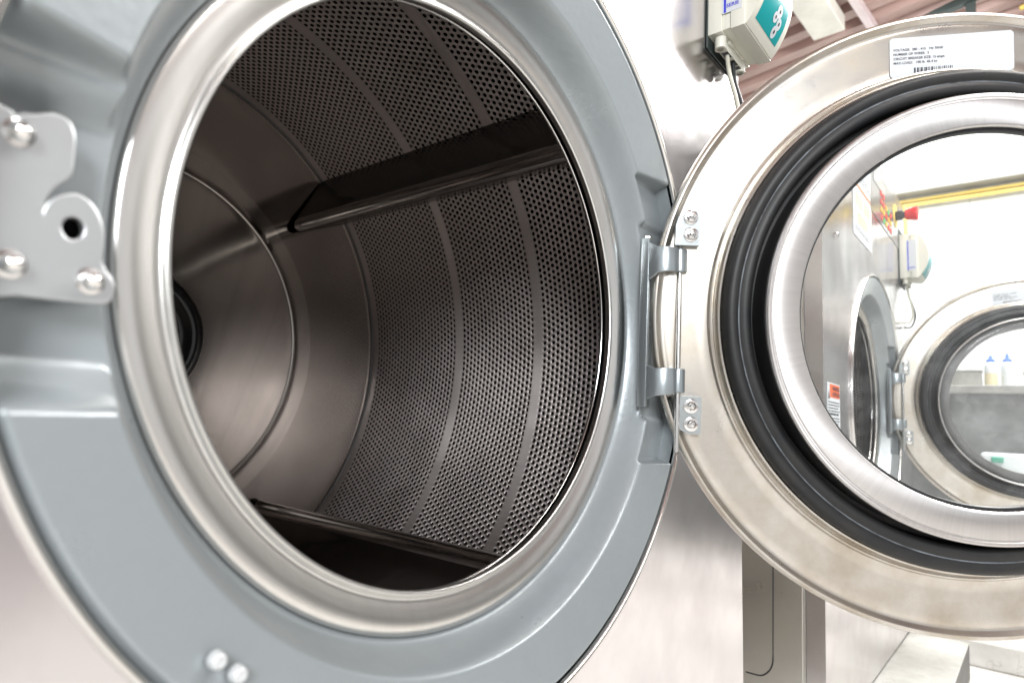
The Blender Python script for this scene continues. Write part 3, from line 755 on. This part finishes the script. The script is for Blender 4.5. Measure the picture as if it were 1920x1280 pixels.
    clip(-1.362, -1.248, .296, .466, True, [(-1.294, .429), (-1.291, .347)])
    clip(-1.338, -1.214, -.588, -.415, False, [(-1.263, -.459), (-1.260, -.543)])
    # paper label with printed lines and a bar code
    b = MB(); wv = .0035
    ca, sa = math.cos(math.radians(5.3)), math.sin(math.radians(5.3))
    L0 = np.array((-.380, 1.131)); eu = np.array((ca, sa)); ev = np.array((-.035, 1.0)); ev /= np.linalg.norm(ev)
    def LP(u, v, w=wv): q = L0 + eu * u + ev * v; return (q[0], -w, q[1])
    WL, HL = .565, .192
    co = .012; outl = [(co, 0), (WL - co, 0), (WL, co), (WL, HL - co), (WL - co, HL), (co, HL), (0, HL - co), (0, co)]
    b.add([LP(*q) for q in outl], [tuple(range(8))], 'white'); b.add([LP(*q, w=.0012) for q in outl], [tuple(range(8))[::-1]], 'white')
    b.add([LP(*q) for q in outl] + [LP(*q, w=.0012) for q in outl], [(i, i + 8, (i + 1) % 8 + 8, (i + 1) % 8) for i in range(8)], 'white')
    rows_ = [('VOLTAGE:  380 - 415   Hz: 50/60', .128), ('NUMBER OF WIRES:  3', .107), ('CIRCUIT BREAKER SIZE: 15 amps', .086), ('MAX LOAD:   100 lb  45.4 kg', .065)]
    for s_, v in rows_:
        me = text_mesh(s_, .0165); o3 = LP(.016, v, wv + .0012)
        b.mesh(me, 'ink', frame_T(o3, (ca, 0, sa), (ev[0], 0, ev[1])))
    random.seed(11); u = .110
    while u < .292:
        w = random.choice((.003, .003, .005, .008)); b.add([LP(u, .004, wv + .001), LP(u + w, .004, wv + .001), LP(u + w, .044, wv + .001), LP(u, .044, wv + .001)], [(0, 1, 2, 3)], 'ink'); u += w + random.choice((.003, .004, .006))
    b.build('rating_label', dr, Z3)['label'] = 'white paper label with printed lines and a bar code'
    return t, dr

def door_pose(phi, tilt, c):
    D = Vector((-math.cos(phi), -math.sin(phi), 0)); N0 = Vector((-math.sin(phi), math.cos(phi), 0)); Z0 = Vector((0, 0, 1))
    N_ = N0 * math.cos(tilt) + Z0 * math.sin(tilt); Zv = Z0 * math.cos(tilt) - N0 * math.sin(tilt)
    T = Matrix.Identity(4); o = (Vector(c) - Vector(ORG)) * S
    for i in range(3): T[i][0], T[i][1], T[i][2], T[i][3] = D[i], -N_[i], Zv[i], o[i]
    return T

dryer, door = make_dryer()
door.matrix_local = door_pose(2.198, -.087, (1.98, -1.335, .141))

def copy_tree(o, parent=None):
    c = o.copy(); C.objects.link(c)
    if parent: c.parent = parent; c.matrix_parent_inverse = o.matrix_parent_inverse
    for ch in list(o.children): copy_tree(ch, c)
    return c
LX = 6.5403
dryer2 = copy_tree(dryer); dryer2.location = Vector((LX, 0, ZB)) * S
dryer2['label'] = 'second stainless tumble dryer, seen through the round glass of the nearer open door'
for ch in dryer2.children:
    if ch.name.startswith('door'):
        for g in ch.children:
            if g.name.startswith('window_ring'):
                b = MB(); b.lathe([(.987, -.02), (.987, -.190), (.983, -.202), (.976, -.206), (.968, -.204), (.964, -.196), (.964, -.13)], 'window_ring', 256)
                q_ = b.build('window_ring', smooth=40); g.data = q_.data; bpy.data.objects.remove(q_)
            if g.name.startswith('window_seal'):
                b = MB(); b.lathe([(.9635, -.15), (.958, -.15), (.955, -.16), (.9635, -.16)], 'dplastic', 128)
                q_ = b.build('window_seal', smooth=40); g.data = q_.data; bpy.data.objects.remove(q_)
            if g.name.startswith('window_glass'):
                b = MB(); b.lathe([(.955, -.155), (.94, -.185), (.92, -.20), (.90, -.203), (.87, -.196), (.85, -.20), (.83, -.215), (.78, -.228), (.6, -.24), (.3, -.247), (.0005, -.248)], 'hazy_glass', 192)
                q_ = b.build('window_glass', smooth=60); g.data = q_.data; bpy.data.objects.remove(q_)
        ch.matrix_local = door_pose(1.85, -.10, (1.217 + 1.3 * .276, -.282 - 1.3 * .961, .125))

# ------------------------------------------------------------------ control box on the front panel
BO = (1.6, -.2, 1.72)      # local origin of the box parts; the box itself hangs a little higher
def make_box():
    t = thing('control_box', BO, 'ivory plastic control box with teal keypad, high on the panel of the nearer dryer', 'control box', 'control boxes on the dryers')
    x0, x1, z0, z1 = 1.60, 2.045, 1.725, 2.33
    b = MB(); b.box(1.598, 2.08, YP - .012, YP - .002, 1.655, 2.42, 'truss'); b.build('mounting_plate', t, BO, bevel=.004)
    b = MB(); b.lathe([(.02, YP - .026), (.02, YP - .036), (.012, YP - .044), (.001, YP - .046)], 'chrome', 12, cx=1.90, cz=1.675, flip=True); b.build('screw', t, BO, smooth=40)
    b = MB()
    b.box(x0, x1, -.292, YP - .0125, z0, z1, 'abs'); b.box(x0 + .008, x1 - .008, -.337, -.2925, z0 + .008, z1 - .008, 'abs')
    b.box(x0, x1, -.417, -.341, z0 - .003, z1, 'abs')
    b.box(x0 + .012, x1 - .012, -.3407, -.3373, z0 + .004, z1 - .004, 'teal_line')
    b.build('housing', t, BO, bevel=.010, smooth=35)
    b = MB(); b.box(x0 + .05, x1 - .06, -.285, -.235, z0 - .055, z0 - .001, 'abs'); b.box(x0 + .10, x0 + .16, -.30, -.287, z0 - .022, z0 - .001, 'abs')
    for u in (.06, .36):
        b.lathe([(.018, z0 - .07), (.032, z0 - .07), (.032, z0 - .002)], 'abs', 20, axis='Z', cx=x0 + u, cz=-.262)
        b.lathe([(.001, z0 - .066), (.0175, z0 - .066)], 'abs_in', 20, axis='Z', cx=x0 + u, cz=-.262)
    for u in (.15, .25, .33): b.box(x0 + u - .035, x0 + u + .035, -.283, -.243, z0 - .0585, z0 - .0555, 'dplastic')
    b.build('cable_entry', t, BO, bevel=.003, smooth=35)
    # bulging front
    n_ = 24; b = MB(); vs = []
    def bulge(z): f = (z - z0) / (z1 - z0); return -.418 - .125 * math.sin(PI * min(1, max(0, f))) ** .8
    zs = np.linspace(z0 + .004, z1 - .004, n_ + 1)
    xa, xb = x0 + .008, x1 - .008
    for z in zs: vs += [(xa, -.4175, z), (xa, bulge(z), z), (xb, bulge(z), z), (xb, -.4175, z)]
    fs = [(i * 4 + k, i * 4 + k + 1, i * 4 + k + 5, i * 4 + k + 4) for i in range(n_) for k in range(3)] + [(0, 1, 2, 3), tuple(n_ * 4 + k for k in (3, 2, 1, 0))]
    b.add(vs, fs, 'abs'); b.build('lid', t, BO, smooth=35)
    b = MB(); vs = []; zz = np.linspace(z0 + .045, z1 - .05, 21)
    def sheet(xa_, xb_, za, zb, off, mn, skew=0):
        zz_ = np.linspace(za, zb, 14); v_ = []
        for z in zz_: v_ += [(xa_, bulge(z) - off, z), (xb_, bulge(z) - off, z)]
        b.add(v_, [(i * 2, i * 2 + 1, i * 2 + 3, i * 2 + 2) for i in range(13)], mn)
    sheet(xa + .045, xb - .05, z0 + .045, z1 - .30, .0015, 'teal')
    sheet(xa + .045, xa + .20, z1 - .298, z1 - .04, .0015, 'lcd')
    sheet(xa + .202, xb - .08, z1 - .298, z1 - .04, .0015, 'white'); sheet(xb - .078, xb - .05, z1 - .298, z1 - .04, .0015, 'teal')
    for (u, z, r) in ((.20, 1.955, .024), (.265, 1.90, .034), (.235, 1.86, .028), (.30, 1.85, .030), (.285, 1.805, .030)):
        v_ = [(xa + u, bulge(z) - .003, z)] + [(xa + u + r * math.cos(q), bulge(z + r * math.sin(q)) - .003, z + r * math.sin(q)) for q in np.linspace(0, 2 * PI, 20, endpoint=False)]
        b.add(v_, [(0, i + 1, (i + 1) % 20 + 1) for i in range(20)], 'white')
        r *= .33; v_ = [(xa + u, bulge(z) - .0045, z)] + [(xa + u + r * math.cos(q), bulge(z + r * math.sin(q)) - .0045, z + r * math.sin(q)) for q in np.linspace(0, 2 * PI, 6, endpoint=False)]
        b.add(v_, [(0, i + 1, (i + 1) % 6 + 1) for i in range(6)], 'ink')
    b.build('keypad', t, BO, smooth=30)
    # side sticker
    b = MB(); xs_ = x0 - .0015
    def sd(y0, y1, za, zb, mn, k=1): b.quad([(xs_ - .0008 * k, y0, za), (xs_ - .0008 * k, y0, zb), (xs_ - .0008 * k, y1, zb), (xs_ - .0008 * k, y1, za)], mn)
    b.box(x0 - .002, x0 - .0002, -.404, -.292, 1.822, 2.24, 'white')
    sd(-.303, -.316, 1.825, 2.235, 'blue')
    b.mesh(text_mesh('SERIE', .030), 'blue', frame_T((xs_ - .002, -.318, 1.852), (0, -1, 0), (0, 0, 1)))
    b.build('side_sticker', t, BO)['label'] = 'white sticker with a blue stripe'
    b = MB(); b.tube(catmull_open([(1.755, -.263, 1.68), (1.757, -.278, 1.55), (1.775, -.31, 1.40), (1.80, -.325, 1.25), (1.80, -.28, 1.15), (1.79, -.215, 1.16)]), .0125, 'cable', 12); c1 = b.build('beige_cable', t, BO, smooth=50)
    b = MB(); b.tube(catmull_open([(1.85, -.263, 1.68), (1.852, -.275, 1.55), (1.85, -.315, 1.40), (1.85, -.345, 1.25), (1.84, -.30, 1.10), (1.81, -.215, 1.09)]), .0125, 'dplastic', 12); b.build('black_cable', t, BO, smooth=50)
    return t
cb1 = make_box()
cb1.location.z += .05 * S; cb1.location.x += .015 * S
cb2 = copy_tree(cb1); cb2.location = Vector((LX + BO[0], BO[1], BO[2] + .02)) * S
cb2['label'] = 'smaller-looking ivory control box seen through the door glass, below the red button'

# ------------------------------------------------------------------ wash counter seen through the second door
t = thing('counter', (12.0, -1, -3.3), 'grey steel counter far behind the glass of the second door', 'counter')
b = MB(); b.box(11.55, 13.2, -5.5, .35, .44, .575, 'tray'); b.build('top', t, (12, -1, -3.3), bevel=.015)
b = MB(); b.box(11.75, 13.1, -5.4, .25, -1.4, .438, 'counter'); b.build('cupboard', t, (12, -1, -3.3), bevel=.01)
for y in (-5.3, .15):
    b = MB(); b.box(11.75, 11.9, y - .08, y + .08, -2.975, -1.402, 'counter'); b.build('leg', t, (12, -1, -3.3))
for y, mn, lab in ((-.99, 'bottle_yellow', 'bottle of cream liquid with a blue spout cap on the far counter'), (-1.215, 'bottle', 'clear milky bottle with a blue spout cap on the far counter')):
    t = thing('bottle', (11.85, y, .577), lab, 'bottle', 'bottles on the far counter')
    b = MB()
    b.lathe([(.001, .578), (.085, .578), (.092, .59), (.092, .93), (.085, .96), (.06, .985)], 'bottle', 24, axis='Z', cx=11.85, cz=y); b.lathe([(.093, .60), (.093, .80)], mn, 24, axis='Z', cx=11.85, cz=y)
    b.build('body', t, (11.85, y, .577), smooth=40)
    b = MB(); b.lathe([(.062, .985), (.062, 1.03), (.03, 1.045), (.015, 1.13), (.001, 1.135)], 'bluecap', 20, axis='Z', cx=11.85, cz=y); b.build('cap', t, (11.85, y, .577), smooth=40)
for x, y, w, d, h, mn, lab in ((11.95, -.55, .28, .62, .26, 'tray', 'low grey tray standing left of the bottles on the far counter'), (11.95, -1.62, .28, .40, .22, 'tray', 'low grey tray standing right of the bottles on the far counter')):
    b = MB(); b.box(x - w / 2, x + w / 2, y - d / 2, y + d / 2, .577, .577 + h, mn); b.box(x - w / 2 - .015, x + w / 2 + .015, y - d / 2 - .015, y + d / 2 + .015, .578 + h, .60 + h, 'beam')
    tag(b.build('tray', bevel=.01), lab, 'tray', 'trays on the far counter')
t = thing('bucket', (10.9, -1.15, -1.3), 'white basin with a small green scrubber handle in front of the far counter', 'basin')
b = MB(); b.box(10.75, 11.5, -1.62, -.86, -1.25, -.52, 'bottle'); b.build('body', t, (10.9, -1.15, -1.3), bevel=.05, smooth=35)
b = MB(); b.box(10.70, 10.749, -1.15, -1.0, -.66, -.58, 'green'); b.build('handle', t, (10.9, -1.15, -1.3), bevel=.012)
b = MB(); b.box(10.85, 11.45, -1.55, -.9, -2.975, -1.252, 'counter'); b.build('stand', t, (10.9, -1.15, -1.3))
